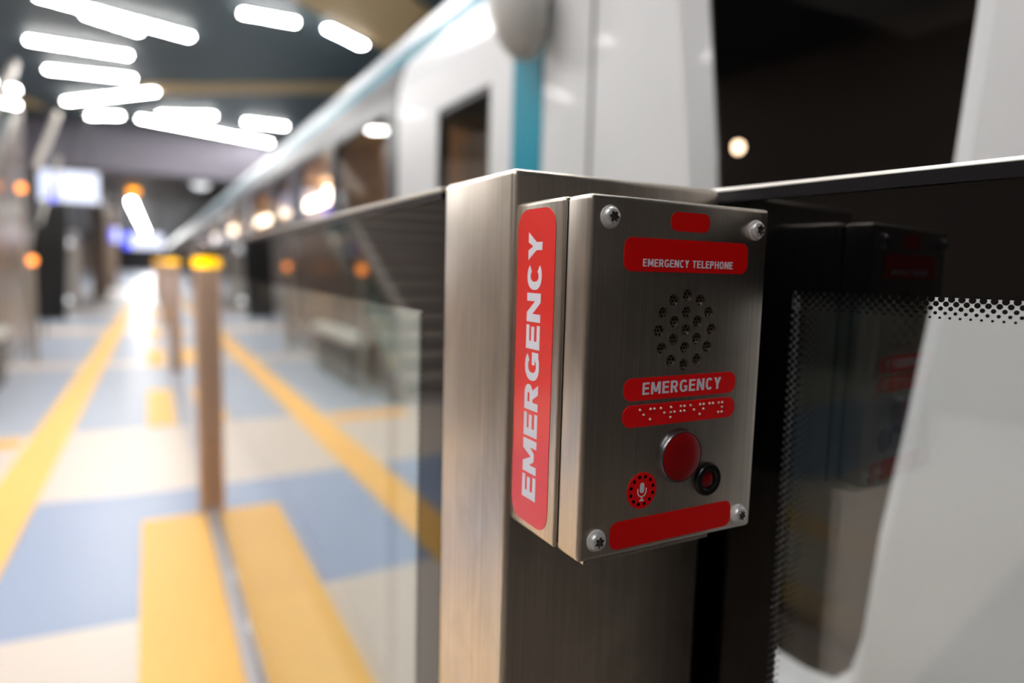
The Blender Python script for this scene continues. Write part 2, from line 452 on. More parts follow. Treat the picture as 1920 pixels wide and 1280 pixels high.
# call button
bc = (.0826, 1.0742)
bm = bmesh.new()
lathe(bm, [(.0196, 0), (.0196, .0012), (.0186, .0040), (.0180, .0047), (.0174, .0047), (.0174, .0030)], face_front(bc[0], bc[1]), 64)
ring = obj('button_bezel', bm, M['black_metal'], tel, smooth=True)
bm = bmesh.new()
lathe(bm, [(.0172, .0030), (.0172, .0046), (.0166, .0050), (.009, .0053), (.003, .0054)], face_front(bc[0], bc[1]), 64)
tag(obj('call_button', bm, M['button_red'], tel, smooth=True), 'large dark red round push button')
# indicator
lc = (.1115, 1.0533)
bm = bmesh.new()
lathe(bm, [(.0122, 0), (.0122, .0016), (.0112, .0030), (.0080, .0030), (.0068, .0020), (.0066, .0006)], face_front(*lc), 48)
ir = obj('indicator_bezel', bm, M['black_plastic'], tel, smooth=True)
bm = bmesh.new()
lathe(bm, [(.0066, .0004), (.0060, .0009), (.004, .0014), (.0015, .0016)], face_front(*lc), 32)
obj('indicator_lens', bm, M['lens_red'], ir, smooth=True)
# microphone
bm = bmesh.new(); prism(bm, circ(MIC[0], MIC[1], .0128, 48), F0, 0, .00035)
ml = tag(obj('microphone_label', bm, M['red'], tel), 'round red label with a white microphone symbol')
for k in range(12):
    a = 2*PI*(k+.5)/12
    bm = bmesh.new(); cx, cz = MIC[0] + .0098*math.cos(a), MIC[1] + .0098*math.sin(a)
    lathe(bm, [(.00125, 0), (.00125, .0005), (.00095, .0005), (.0009, .00036)], face_front(cx, cz), 14, close1=True)
    o = obj('sound_hole', bm, M['hole'], ml)
bm = bmesh.new()
mx, mz = MIC
prism(bm, rrect(mx-.0019, mx+.0019, mz-.0018, mz+.0056, .00188), F0, .00035, .0005)
out = []
for i in range(13):
    a = PI + PI*i/12; out.append((mx+.0040*math.cos(a), mz-.0006+.0040*math.sin(a)))
inn = []
for i in range(13):
    a = 2*PI - PI*i/12; inn.append((mx+.0032*math.cos(a), mz-.0006+.0032*math.sin(a)))
prism(bm, [(mx-.0040, mz+.0016)] + out + [(mx+.0040, mz+.0016), (mx+.0032, mz+.0016)] + inn + [(mx-.0032, mz+.0016)], F0, .00035, .0005)
prism(bm, rrect(mx-.0005, mx+.0005, mz-.0066, mz-.0044, .0003), F0, .00035, .0005)
prism(bm, [(mx-.0022, mz-.0074), (mx+.0022, mz-.0074), (mx+.0012, mz-.0062), (mx-.0012, mz-.0062)], F0, .00035, .0005)
obj('microphone_symbol', bm, M['letter'], ml)
# screws with a six-lobed recess
for sx, sz, ang in ((.0152, 1.236, .1), (.1462, 1.2343, .5), (.1460, 1.0217, .3), (.0142, 1.0238, .7)):
    fr = face_front(sx, sz)
    bm = bmesh.new()
    lathe(bm, [(.0074, 0), (.0074, .0009), (.0070, .0012), (.0060, .0012)], fr, 40)
    wa = obj('washer', bm, M['washer'], tel, smooth=True)
    star = lambda a, s=1.0, ang=ang: s*.0032*(1 + .20*math.cos(6*(a+ang)))
    star2 = lambda a, ang=ang: .0028*(1 + .18*math.cos(6*(a+ang)))
    bm = bmesh.new()
    lathe(bm, [(.0063, .0011), (.0063, .0020), (.0059, .0031), (.0052, .0040), (.0044, .0044), (star, .0047)], fr, 48, close1=False)
    sw = obj('screw', bm, M['screw'], tel, smooth=True)
    bm = bmesh.new()
    lathe(bm, [(star, .0047), (star2, .0030), (.0010, .0028), (.0010, .0036), (.0004, .0038)], fr, 48, close0=False)
    obj('screw_recess', bm, M['screw_hole'], sw, smooth=True)
# vertical label on the platform side
FS = (V((.0006, 0, 0)), Z, Y, -X)
bm = bmesh.new(); prism(bm, rrect(1.0146, 1.2448, .0400, .0918, .0135), FS, 0, .00035)
sl = tag(obj('side_label', bm, M['red_side'], tel), 'tall red label reading EMERGENCY upwards on the side')
text_mesh('lettering', 'EMERGENCY', M['letter'], sl, FS, 1.0335, 1.2283, .0567, .0757, tv=.30, th=.22, wide=.98, gap=.12, lift=.00035)

# ------------------------------------------------------------------ barrier post
PX0, PX1, PY0, PY1, PZ = -.0037, .2054, .0947, .2249, 1.2765
post = thing('barrier_post', (.1, .16, 0), 'square brushed steel barrier post carrying the emergency telephone', 'post')
obj('post_casing', B(PX0, PX1, PY0, PY1, .012, PZ, bev=.005, seg=3), M['steel_post'], post, smooth=True)
obj('base_plate', B(PX0-.004, PX1+.0005, PY0-.004, PY1+.004, 0, .012, bev=.002), M['steel_post'], post)

# ------------------------------------------------------------------ platform screens (left of the post, going away)
def frit_rows(bm, ox, axis_len, along, inward, origin, n, pitch=.0064, rows=5, r0=.0023, r1=.0009, start=0.0):
    """staggered rows of dots that shrink away from the border"""
    cnt = int(axis_len/pitch)
    for j in range(rows):
        r = r0 + (r1-r0)*j/(rows-1)
        for i in range(cnt):
            u = start + i*pitch + (j % 2)*pitch/2; w = j*pitch*.5
            c = origin + along*u + inward*w
            prism(bm, circ(0, 0, r, 10), (c, along, inward, n), 0, .0002)

YA, YB = PY1 + .006, 3.03
def screen(y0, y1, top, label, near, group):
    t = thing('glass_screen', (.01, (y0+y1)/2, 0), label, 'glass screen', group)
    x0, x1 = 0.0, .012
    bw, bt = (.058 if near else .05), .118
    obj('pane', B(x0+.0008, x1-.0008, y0+bw, y1-bw, .08, top-bt), M['glass_left'], t)
    bm = bmesh.new()
    box(bm, x0, x1, y0, y0+bw, .03, top-.005); box(bm, x0, x1, y1-bw, y1, .03, top-.005)
    box(bm, x0, x1, y0+bw, y1-bw, top-bt, top-.005); box(bm, x0, x1, y0+bw, y1-bw, .03, .08)
    obj('black_border', bm, M['black_glass'], t)
    bm = B(x0-.005, x1+.012, y0, y1, top-.0045, top, bev=.001)
    rl = obj('top_rail', bm, M['rail_glint'], t)
    obj('rail_lip', B(x0-.004, x0-.0002, y0, y1, top-.0115, top-.005, bev=.001), M['rail'], t)
    if near:
        bm = bmesh.new()
        frit_rows(bm, 0, top-bt-.12, -Z, Y, V((x0-.0002, y0+bw+.0008, top-bt-.004)), -X, rows=4)
        obj('frit_dots', bm, M['frit'], t)
        obj('seal', B(x0+.0005, x1, PY1+.0003, y0-.0002, .03, top-.002), M['rubber'], t)
    return t
TOPZ = PZ - .001
screen(YA, YB, TOPZ, 'nearest low glass screen running away from the steel post', True, None)
ys = [3.1, 7.72, 13.55, 20.1, 27.5, 36]
nm = ['second low glass screen, beyond the nearest lamp post', 'third low glass screen, between the second and third amber lamp posts',
      'fourth low glass screen along the platform edge', 'fifth low glass screen along the platform edge', 'farthest low glass screen along the platform edge']
for i in range(5):
    screen(ys[i]+.06, ys[i+1]-.06, TOPZ, nm[i], False, None)

# lamp posts on the barrier line
pl = ['nearest bronze lamp post with a glowing amber top', 'second bronze lamp post with amber top along the barrier', 'third bronze lamp post with amber top along the barrier',
      'fourth bronze lamp post with amber top, far along the barrier', 'fifth bronze lamp post with amber top, near the far dark']
for i, y in enumerate(ys[:5]):
    t = thing('lamp_post', (-.028, y, 0), pl[i], 'lamp post', 'amber lamp posts along the barrier')
    obj('post', B(-.054, .022, y-.045, y+.045, .012, 1.178, bev=.004), M['bronze'], t, smooth=True)
    obj('base_plate', B(-.060, .03, y-.055, y+.055, .0125, .022), M['sill'], t)
    bm = bmesh.new()
    lathe(bm, [(.024, 1.179), (.044, 1.183), (.047, 1.200), (.043, 1.216), (.03, 1.224), (.01, 1.226)], (V((-.016, y, 0)), X, Y, Z), 32)
    lp = obj('amber_lamp', bm, M['amber_core'], t, smooth=True)

# ------------------------------------------------------------------ black framed glass door to the right of the post
al = -.0837
pd = V((math.sin(-al), -math.cos(al), 0)).normalized()       # along the door, towards the camera
pn = V((-math.cos(al), math.sin(al), 0)).normalized()        # faces the platform
PO = V((.2251, .0947, 0))
DO = (PO, pd, Z, pn)
S0, S1, DT = -.13, 1.25, 1.2809
door = thing('sliding_glass_door', tuple(PO), 'black bordered glass platform door beside the emergency telephone', 'platform door')
FZ = 1.1898; FS0 = .0629
bm = bmesh.new()
prism(bm, [(FS0, .12), (S1-.06, .12), (S1-.06, FZ), (FS0, FZ)], DO, -.0112, -.0008)
obj('pane', bm, M['glass_right'], door)
bm = bmesh.new()
for a, b, c, d in ((S0, FS0, .03, DT-.012), (S1-.06, S1, .03, DT-.012), (FS0, S1-.06, FZ, DT-.012), (FS0, S1-.06, .03, .12)):
    prism(bm, [(a, c), (b, c), (b, d), (a, d)], DO, -.012, 0)
obj('black_border', bm, M['black_glass'], door)
bm = bmesh.new()
frit_rows(bm, 0, S1-.06-FS0, pd, -Z, PO + pd*(FS0-.0005) + Z*(FZ-.0012), pn)
frit_rows(bm, 0, FZ-.12-.018, -Z, pd, PO + pd*(FS0+.0012) + Z*(FZ-.0172), pn, rows=4)
obj('frit_dots', bm, M['frit'], door)
bm = bmesh.new()
DX = (PO, pn, Z, -pd)
prism(bm, [(-.022, DT-.0035), (.003, DT-.0035), (.003, DT-.0026), (.0002, DT), (-.022, DT)], DX, -S1, -S0)
obj('top_rail', bm, M['rail_glint'], door)
bm = bmesh.new(); prism(bm, [(S0, DT-.0135), (S1, DT-.0135), (S1, DT-.0036), (S0, DT-.0036)], DO, .0003, .0045)
obj('rail_lip', bm, M['rail'], door)
bm = bmesh.new(); prism(bm, [(S0, .0), (S1, .0), (S1, .03), (S0, .03)], DO, -.02, .003)
obj('bottom_rail', bm, M['rail'], door)

# ------------------------------------------------------------------ yellow tactile paving
def tactile(x0, x1, y0, y1, label, bars='y', rot=0, piv=None, group=None):
    bm = B(x0, x1, y0, y1, .0005, .005, bev=.001, seg=1)
    w = .035
    if bars == 'y':
        k = x0 + .02
        while k + .02 < x1:
            box(bm, k, k+.02, y0+.01, y1-.01, .005, .009); k += w
    else:
        k = y0 + .02
        while k + .02 < y1:
            box(bm, x0+.01, x1-.01, k, k+.02, .005, .009); k += w
    if rot: bmesh.ops.rotate(bm, verts=bm.verts[:], cent=piv, matrix=Matrix.Rotation(rot, 3, 'Z'))
    return tag(obj('tactile_strip', bm, M['tactile']), label, 'tactile paving', group)
tactile(-.30, -.027, .9, 3.08, 'nearest yellow tactile pad beside the glass screen')
tactile(-.28, -.08, 5.1, 6.65, 'second yellow tactile pad along the barrier')
tactile(-.28, -.08, 8.3, 10.1, 'third yellow tactile pad along the barrier')
tactile(-.27, -.08, 11.5, 13.2, 'fourth yellow tactile pad along the barrier')
tactile(-.27, -.08, 15.0, 19.5, 'farthest yellow tactile pad along the barrier')
tactile(-.985, -.765, .4, 26, 'long yellow tactile line running the length of the platform', rot=-.0115, piv=V((-.87, 3, 0)))
tactile(-1.62, -1.0, 4.78, 5.0, 'short yellow tactile strip from the long line to the stairs', bars='x')

# ------------------------------------------------------------------ train
TX = .80
tr = thing('metro_train', (2.0, 20, -1.0), 'white and teal metro train standing behind the glass barrier', 'train')
WIN = [(1.755, 2.235, .35, 1.835, 'dark'), (2.87, 3.95, .75, 1.97, 'dark'), (4.06, 5.05, .75, 1.97, 'lit')]
y = 5.45
while y < 46:
    WIN.append((y, y+.75, .75, 1.97, 'dark')); WIN.append((y+1.0, y+2.3, .75, 1.97, 'lit')); y += 2.75
TY0, TY1 = .86, 60.0
def grid_wall(y0, y1, z0, z1, holes, xa, xb):
    ysv = sorted({y0, y1} | {h[0] for h in holes} | {h[1] for h in holes}); zsv = sorted({z0, z1} | {h[2] for h in holes} | {h[3] for h in holes})
    bm = bmesh.new()
    inside = lambda a, b: any(h[0]-1e-6 <= a and b <= h[1]+1e-6 for h in [])
    def filled(i, j):
        cy, cz = (ysv[i]+ysv[i+1])/2, (zsv[j]+zsv[j+1])/2
        return not any(h[0] < cy < h[1] and h[2] < cz < h[3] for h in holes)
    vc = {}
    def vv(x, a, b):
        k = (x, a, b)
        if k not in vc: vc[k] = bm.verts.new(k)
        return vc[k]
    NY, NZ = len(ysv)-1, len(zsv)-1
    for i in range(NY):
        for j in range(NZ):
            if not filled(i, j): continue
            a, b, c, d = ysv[i], ysv[i+1], zsv[j], zsv[j+1]
            bm.faces.new((vv(xa,a,c), vv(xa,a,d), vv(xa,b,d), vv(xa,b,c)))
            bm.faces.new((vv(xb,a,c), vv(xb,b,c), vv(xb,b,d), vv(xb,a,d)))
            for di, dj, e in ((-1,0,(a,c,a,d)), (1,0,(b,d,b,c)), (0,-1,(b,c,a,c)), (0,1,(a,d,b,d))):
                ii, jj = i+di, j+dj
                if 0 <= ii < NY and 0 <= jj < NZ and filled(ii, jj): continue
                bm.faces.new((vv(xa,e[0],e[1]), vv(xb,e[0],e[1]), vv(xb,e[2],e[3]), vv(xa,e[2],e[3])))
    return bm
body = obj('body_side', grid_wall(TY0, 2.72, -.9, 2.0, WIN[:1], TX, TX+.05), M['white_paint'], tr)
obj('lower_side', B(TX, TX+.05, 2.725, TY1, -.9, .6), M['white_paint'], tr)
obj('window_band', grid_wall(2.725, TY1, .6, 2.0, WIN[1:], TX, TX+.05), M['band'], tr)
# roof cove: extruded profile with the teal line
prof = [(TX, 2.0), (TX+.014, 2.06), (TX+.032, 2.11), (TX+.05, 2.155), (TX+.075, 2.235), (TX+.11, 2.33), (TX+.17, 2.38), (TX+.35, 2.45), (TX+.8, 2.52), (TX+1.6, 2.52), (TX+2.2, 2.42), (TX+2.5, 2.2)]
def loft(pr, y0, y1, th=.03):
    bm = bmesh.new()
    a = [bm.verts.new((x, y0, z)) for x, z in pr]; b = [bm.verts.new((x, y1, z)) for x, z in pr]
    a2 = [bm.verts.new((x+th*.6, y0, z-th)) for x, z in pr]; b2 = [bm.verts.new((x+th*.6, y1, z-th)) for x, z in pr]
    n = len(pr)
    for i in range(n-1):
        bm.faces.new((a[i], a[i+1], b[i+1], b[i])); bm.faces.new((a2[i], b2[i], b2[i+1], a2[i+1]))
        bm.faces.new((a[i], a2[i], a2[i+1], a[i+1])); bm.faces.new((b[i], b[i+1], b2[i+1], b2[i]))
    bm.faces.new((a[0], b[0], b2[0], a2[0])); bm.faces.new((a[-1], a2[-1], b2[-1], b[-1]))
    return bm
CY0 = -.95
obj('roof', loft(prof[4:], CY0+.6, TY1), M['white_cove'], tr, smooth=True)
obj('roof_cove', loft(prof[:4], CY0+.6, 2.72), M['white_paint'], tr, smooth=True)
obj('window_header', loft(prof[:4], 2.725, TY1), M['header'], tr, smooth=True)
obj('teal_roof_line', loft(prof[3:5], CY0+.6, TY1), M['teal_roof'], tr, smooth=True)
obj('far_side', B(TX+2.46, TX+2.5, CY0, TY1, -.9, 2.2), M['white_paint'], tr)
obj('underframe', B(TX+.15, TX+2.4, CY0+.2, TY1, -1.2, -.9), M['train_dark'], tr)
obj('saloon_floor', B(TX+.06, TX+2.45, 1.2, TY1, -.05, 0), M['cab_inside'], tr)
obj('saloon_wall', B(TX+2.40, TX+2.45, 3.99, TY1, 0, 2.15), M['saloon'], tr)
obj('saloon_ceiling', B(TX+.2, TX+2.4, 3.99, TY1, 2.12, 2.16), M['saloon'], tr)
obj('saloon_partition', B(TX+.06, TX+2.39, 3.955, 3.985, 0, 2.11), M['saloon'], tr)
obj('cab_wall', B(TX+1.6, TX+1.66, .0, 1.28, .0, 2.15), M['cab_inside'], tr)
obj('cab_partition', B(TX+.06, TX+1.6, 1.24, 1.28, .0, 2.11), M['cab_inside'], tr)
obj('vestibule_wall', B(TX+.9, TX+.95, 1.29, 3.95, .0, 2.1), M['vestibule'], tr)
obj('saloon_lamp_and_fill', B(TX+.055, TX+.08, 1.5, 3.6, 2.03, 2.075, bev=.004), M['warm'], tr)  # hidden lamp added to brighten the vestibule
obj('saloon_lamp_and_fill', B(TX+1.0, TX+1.15, 4.1, 50, 2.06, 2.11), M['warm'], tr)
bm = bmesh.new(); lathe(bm, [(.018, 0), (.016, .012), (.006, .018)], (V((1.3, 1.116, 1.58)), X, Z, -Y), 20)
obj('cab_warm_spot', bm, M['cab_warm_spot'], tr)  # small warm glowing spot behind the cab window
# windows
for i, (a, b, c, d, k) in enumerate(WIN):
    e = .014
    bm = bmesh.new()
    for q in ((a, a+e, c, d), (b-e, b, c, d), (a+e, b-e, d-e*1.6, d), (a+e, b-e, c, c+e)):
        box(bm, TX+.004, TX+.045, *q)
    wf = obj('window_frame', bm, M['train_dark'], tr)
    obj('pane', B(TX+.012, TX+.02, a+e, b-e, c+e, d-e*1.6), M['dark_glass'] if k == 'dark' else M['lit_glass'], wf)
# interior lamps and displays
for yy, zz, xx, L_ in ((4.75, 1.74, 1.05, .30), (6.9, 2.0, 1.6, .5), (10, 2.0, 1.6, .8), (13.5, 2.0, 1.6, .8), (17, 2.0, 1.6, .8), (22, 2.0, 1.6, .8), (28, 2.0, 1.6, .8)):
    obj('saloon_lamp_and_fill', B(xx-.05, xx+.05, yy, yy+L_, zz, zz+.07, bev=.01), M['warm'], tr)
obj('saloon_display', B(1.0, 1.03, 6.75, 7.0, 1.76, 1.92), M['lilac'], tr)
# dark vertical joint, teal band, fine seam
obj('door_joint', B(TX-.003, TX-.0003, 2.725, 2.83, -.88, 1.985), M['train_dark'], tr)
obj('teal_band', B(TX-.0025, TX-.0003, 1.405, 1.592, -.88, 1.995), M['teal'], tr)
obj('panel_seam', B(TX-.0015, TX-.0003, 1.150, 1.163, -.88, 1.995), M['train_dark'], tr)
# cab side with the big dark window
def ring_mesh(outer, inner, xo, xi):
    bm = bmesh.new(); n = len(outer)
    A = [bm.verts.new((xo, p[0], p[1])) for p in outer]; C = [bm.verts.new((xi, p[0], p[1])) for p in inner]
    D = [bm.verts.new((xi+.012, p[0], p[1])) for p in inner]
    for i in range(n):
        j = (i+1) % n
        bm.faces.new((A[i], A[j], C[j], C[i])); bm.faces.new((C[i], C[j], D[j], D[i]))
    return bm
inner = [(.745, 1.93), (.72, 1.95), (.22, 1.95), (.205, 1.92), (.208, 1.75), (.211, 1.598), (.2233, 1.378), (.2403, 1.142), (.263, .95), (.2855, .788), (.300, .60), (.315, .535), (.345, .50), (.40, .488),
         (.58, .488), (.615, .50), (.63, .54), (.65, .90), (.6936, 1.44), (.7417, 1.771)]
ICX, ICZ = .46, 1.2
inner = [((y_+.3455)*1.0336-.3455, 1.2+(z_-1.2)*1.0336) for y_, z_ in inner]
outer = [(ICX + (p[0]-ICX)*1.19, ICZ + (p[1]-ICZ)*1.06) for p in inner]
cab = ring_mesh(outer, inner, TX, TX+.035)
# flat skin around the surround, out to a rectangle
def skin(bm, loop, y0, y1, z0, z1, x):
    A = []; Cc = []
    for p in loop:
        dy, dz = p[0]-ICX, p[1]-ICZ
        t = min((y1-ICX)/dy if dy > 0 else (y0-ICX)/dy if dy < 0 else 1e9, (z1-ICZ)/dz if dz > 0 else (z0-ICZ)/dz if dz < 0 else 1e9)
        A.append((p[0], p[1])); Cc.append((ICX+dy*t, ICZ+dz*t))
    n = len(loop)
    va = [bm.verts.new((x, *p)) for p in A]; vb = [bm.verts.new((x, *p)) for p in Cc]
    for i in range(n):
        j = (i+1) % n; f = [va[i], va[j], vb[j], vb[i]]
        P, Q = Cc[i], Cc[j]
        if abs(P[0]-Q[0]) > 1e-6 and abs(P[1]-Q[1]) > 1e-6:      # wraps a corner of the rectangle
            cy = y1 if max(P[0], Q[0]) > y1-1e-6 else y0; cz = z1 if max(P[1], Q[1]) > z1-1e-6 else z0
            f.insert(3, bm.verts.new((x, cy, cz)))
        bm.faces.new(f)
skin(cab, outer, CY0+.9, TY0, -.9, 2.0, TX)
bmesh.ops.remove_doubles(cab, verts=cab.verts[:], dist=1e-5)
# nose curving away from the platform
nx = [(TX, CY0+.9), (TX+.04, CY0+.72), (TX+.14, CY0+.5), (TX+.34, CY0+.32), (TX+.7, CY0+.18), (TX+1.25, CY0+.1)]
for (xa, ya), (xb, yb) in zip(nx, nx[1:]):
    cab.faces.new([cab.verts.new(p) for p in ((xa, ya, -.9), (xb, yb, -.9), (xb, yb, 2.0), (xa, ya, 2.0))])
obj('cab_side', cab, M['white_paint'], tr)
bm = bmesh.new()
prism(bm, [(p[0], p[1]) for p in inner], (V((TX+.036, 0, 0)), Y, Z, -X), -.006, 0)
obj('cab_window', bm, M['cab_glass'], tr)
# rear-view camera pod on the cab
bm = bmesh.new()
bmesh.ops.create_uvsphere(bm, u_segments=32, v_segments=20, radius=1)
for v in bm.verts:
    v.co.x *= .075; v.co.y *= .105*(1 + .25*v.co.z); v.co.z *= .17
Mx = Matrix.Translation((TX-.085, 1.42, 1.95)) @ Matrix.Rotation(math.radians(-24), 4, 'X')
bm.transform(Mx)
cp = obj('camera_pod', bm, M['train_grey'], tr, smooth=True)
obj('pod_bracket', B(TX-.06, TX, 1.36, 1.42, 1.96, 2.02, bev=.006), M['train_grey'], cp)

# ------------------------------------------------------------------ ceiling lights
def ceil_light(p, q, label, zc=4.27, w=.095, z=None, group='white ceiling light strips'):
    p, q = V(p), V(q); mid = (p+q)/2
    t = thing('ceiling_light', (mid.x, mid.y, zc), label, 'ceiling light', group)
    bm = bmesh.new(); bar(bm, (p.x, p.y, zc-.026), (q.x, q.y, zc-.026), w+.03, .05)
    obj('housing', bm, M['tube_house'], t)
    bm = bmesh.new(); bar(bm, (p.x, p.y, zc-.062), (q.x, q.y, zc-.062), w, .02)
    obj('diffuser', bm, M['tube'], t)
    return t
CL = [((-1.27, 9.38), (.35, 9.96), 'longest white light strip, running across the top left'),
      ((-.83, 9.75), (-.25, 10.1), 'short light strip just behind the longest strip'),
      ((-1.62, 11.36), (-.39, 11.36), 'third light strip down at the left of the ceiling'),
      ((-3.0, 12.4), (-2.3, 12.45), 'short light strip at the left edge of the ceiling'),
      ((-1.57, 12.95), (-.37, 12.75), 'fourth light strip down at the left, below the third'),
      ((-3.3, 14.2), (-2.5, 14.5), 'dim short light strip at the left edge, lower'),
      ((-1.52, 15.36), (-.05, 13.53), 'slanting light strip rising to the right at the left of the ceiling'),
      ((-1.25, 16.6), (-.66, 16.2), 'small light strip under the slanting strip'),
      ((.07, 15.58), (1.03, 15.02), 'light strip in the middle of the far ceiling'),
      ((-.3, 16.26), (2.51, 17.55), 'long far light strip sloping down towards the train roof'),
      ((1.67, 15.23), (2.49, 15.23), 'far light strip beside the train roof'),
      ((.84, 8.64), (1.47, 8.61), 'light strip alone in the middle of the dark ceiling'),
      ((1.86, 8.59), (2.42, 9.0), 'light strip touching the beige panel and train roof')]
for a, b, l in CL: ceil_light((*a, 0), (*b, 0), l)
over = [((-2.3, -1.4), (-.9, -1.2)), ((-4.2, -1.2), (-2.9, -1.6)), ((-3.6, 7.0), (-2.2, 7.6)), ((-1.5, 5.4), (.3, 5.7)), ((-4.2, 4.2), (-2.6, 3.6)), ((.6, 5.9), (1.6, 5.2)), ((-.9, 2.9), (.5, 2.5)), ((.9, 3.6), (1.9, 3.9)),  # unseen strips added for brightness; the first two light the telephone front
        ((-3.4, 1.9), (-1.8, 2.4)), ((-4.8, 9.8), (-3.4, 9.2)), ((-2.4, .9), (-1.0, 1.3)), ((.7, 1.0), (1.7, 1.4))]
for i, (a, b) in enumerate(over):
    ceil_light((*a, 0), (*b, 0), 'unseen white light strip added on the ceiling overhead, above the frame', group='added overhead light strips out of frame')
ln = thing('ceiling_light_line', (0, 50, 3.2), 'long glowing light line along the low far soffit', 'ceiling light')
bm = bmesh.new(); bar(bm, (-.68, 25.5, 3.234), (.16, 90, 3.234), .2, .05); obj('housing', bm, M['tube_house'], ln)
bm = bmesh.new(); bar(bm, (-.68, 25.5, 3.20), (.16, 90, 3.20), .16, .02); obj('diffuser', bm, M['tube'], ln)
ab = thing('hanging_amber_sign', (-.53, 21, 3.26), 'orange glowing sign hanging above the far light line', 'sign')
obj('bracket', B(-.55, -.51, 20.98, 21.02, 3.16, 3.2595), M['scr_case'], ab)
obj('amber_face', B(-.66, -.40, 20.9, 21.1, 3.03, 3.16, bev=.02), M['amber'], ab)
# round lamp under the soffit
rl = thing('round_ceiling_lamp', (.98, 18.4, 3.26), 'round greenish white lamp under the bulkhead', 'lamp')
bm = bmesh.new(); lathe(bm, [(.05, 3.2595), (.05, 3.22), (.2, 3.2), (.22, 3.16)], (V((.98, 18.4, 0)), X, Y, Z), 24); obj('shade', bm, M['tube_house'], rl)
bm = bmesh.new(); lathe(bm, [(.2, 3.155), (.19, 3.10), (.1, 3.06)], (V((.98, 18.4, 0)), X, Y, Z), 24); obj('globe', bm, M['spot'], rl)

# ------------------------------------------------------------------ display screens
def display(x0, x1, z0, z1, y, label, top, split):
    t = thing('display_screen', ((x0+x1)/2, y, top), label, 'display screen', 'hanging information screens')
    obj('casing', B(x0-.03, x1+.03, y, y+.12, z0-.03, z1+.03, bev=.01), M['scr_case'], t)
    a = x0 + (x1-x0)*split
    obj('white_panel', B(a, x1, y-.012, y-.0005, z0, z1), M['scr_white'], t)
    obj('blue_panel', B(x0, a, y-.012, y-.0005, z0, z1), M['scr_blue'], t)
    for xx in (x0+.15*(x1-x0), x1-.15*(x1-x0)):
        obj('hanger', B(xx-.015, xx+.015, y+.04, y+.07, z1+.03, top), M['scr_case'], t)
display(-2.02, -1.06, 2.33, 2.92, 15.6, 'large white and blue information screen hanging at the left', 4.27, .24)
display(-.82, .16, 1.56, 1.98, 21.5, 'smaller far information screen behind the light line', 3.26, .2)
display(-1.18, -.95, 1.75, 2.15, 23, 'small narrow glowing panel in place of screen glare, left of the far screen', 3.26, .35)  # glare beside the screens, built as an added glowing panel

# ------------------------------------------------------------------ black totem, columns, cabinets on the left
to = thing('information_totem', (-1.9, 15.5, 0), 'tall black leaning totem under the large screen', 'totem')
bm = bmesh.new()
prism(bm, [(-2.28, .03), (-1.72, .03), (-1.58, 2.27), (-2.06, 2.27), (-2.24, 1.3)], (V((0, 15.8, 0)), X, Z, -Y), 0, .22)
obj('panel', bm, M['totem'], to)
obj('foot', B(-2.3, -1.7, 15.5, 15.88, 0, .03), M['totem'], to)
for i, (cx, cy, lab) in enumerate(((-1.55, 24, 'nearest brown square column right of the black totem'), (-1.5, 31, 'second brown square column, farther back'), (-3.6, 20.5, 'brown square column behind the stairs'))):
    t = thing('column', (cx, cy, 0), lab, 'column', 'brown platform columns')
    obj('shaft', B(cx-.2, cx+.2, cy-.2, cy+.2, .12, 3.16, bev=.02), M['column'], t)
    obj('plinth', B(cx-.24, cx+.24, cy-.24, cy+.24, 0, .12), M['train_grey'], t)
    obj('capital', B(cx-.24, cx+.24, cy-.24, cy+.24, 3.16, 3.26), M['train_grey'], t)
cb = thing('steel_cabinet', (-2.3, 19, 0), 'pale steel cabinet behind the black totem', 'cabinet')
obj('casing', B(-2.75, -1.72, 19, 19.5, .05, 1.9, bev=.02), M['cabinet'], cb)
obj('plinth', B(-2.7, -1.77, 19.05, 19.45, 0, .05), M['totem'], cb)
obj('door', B(-2.2, -1.78, 18.985, 18.9995, .12, 1.84), M['cabinet'], cb)
def highlight_disc(x, y, z, r, m, lab, cat='lamp', name='highlight_disc'):  # glowing disc added in place of a reflected highlight
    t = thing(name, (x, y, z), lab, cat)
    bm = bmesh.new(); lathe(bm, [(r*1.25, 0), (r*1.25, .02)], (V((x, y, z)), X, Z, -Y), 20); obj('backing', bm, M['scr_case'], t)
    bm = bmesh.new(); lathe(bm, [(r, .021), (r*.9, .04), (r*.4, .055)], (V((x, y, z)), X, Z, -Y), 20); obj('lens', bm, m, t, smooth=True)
highlight_disc(-1.96, 18.984, .22, .07, M['spot'], 'round white glowing disc for a highlight low on the pale cabinet')
highlight_disc(-1.93, 18.984, 1.60, .10, M['spot'], 'round white glowing disc for a highlight high on the pale cabinet')
highlight_disc(-2.36, 18.984, 1.45, .08, M['spot'], 'round white glowing disc for a highlight, left of the high disc on the cabinet')

# ------------------------------------------------------------------ stairs on the left (mirrored in the glass)
SX0, SX1, SY = -3.8, -1.70, 5.3
st = thing('staircase', (-2.7, 8, 0), 'grey staircase with glass balustrade rising at the left of the platform', 'stairs')
N, RI, TRD = 19, .162, .285
for i in range(N):
    y0 = SY + i*TRD
    sp_ = obj('step', B(SX0, SX1, y0, y0+TRD+.03, i*RI+.0, (i+1)*RI, bev=.006, seg=1), M['stair'], st)
    obj('nosing', B(SX0+.01, SX1-.01, y0-.012, y0-.0005, (i+1)*RI-.055, (i+1)*RI-.002), M['rubber'], sp_)
yt, zt = SY + N*TRD, N*RI
FX = (V((SX1+.002, 0, 0)), Y, Z, X)
bm = bmesh.new(); prism(bm, [(SY-.05, 0), (yt, 0), (yt, zt+.1), (SY-.05, .22)], FX, 0, .05); obj('side_panel', bm, M['stair_wall'], st)
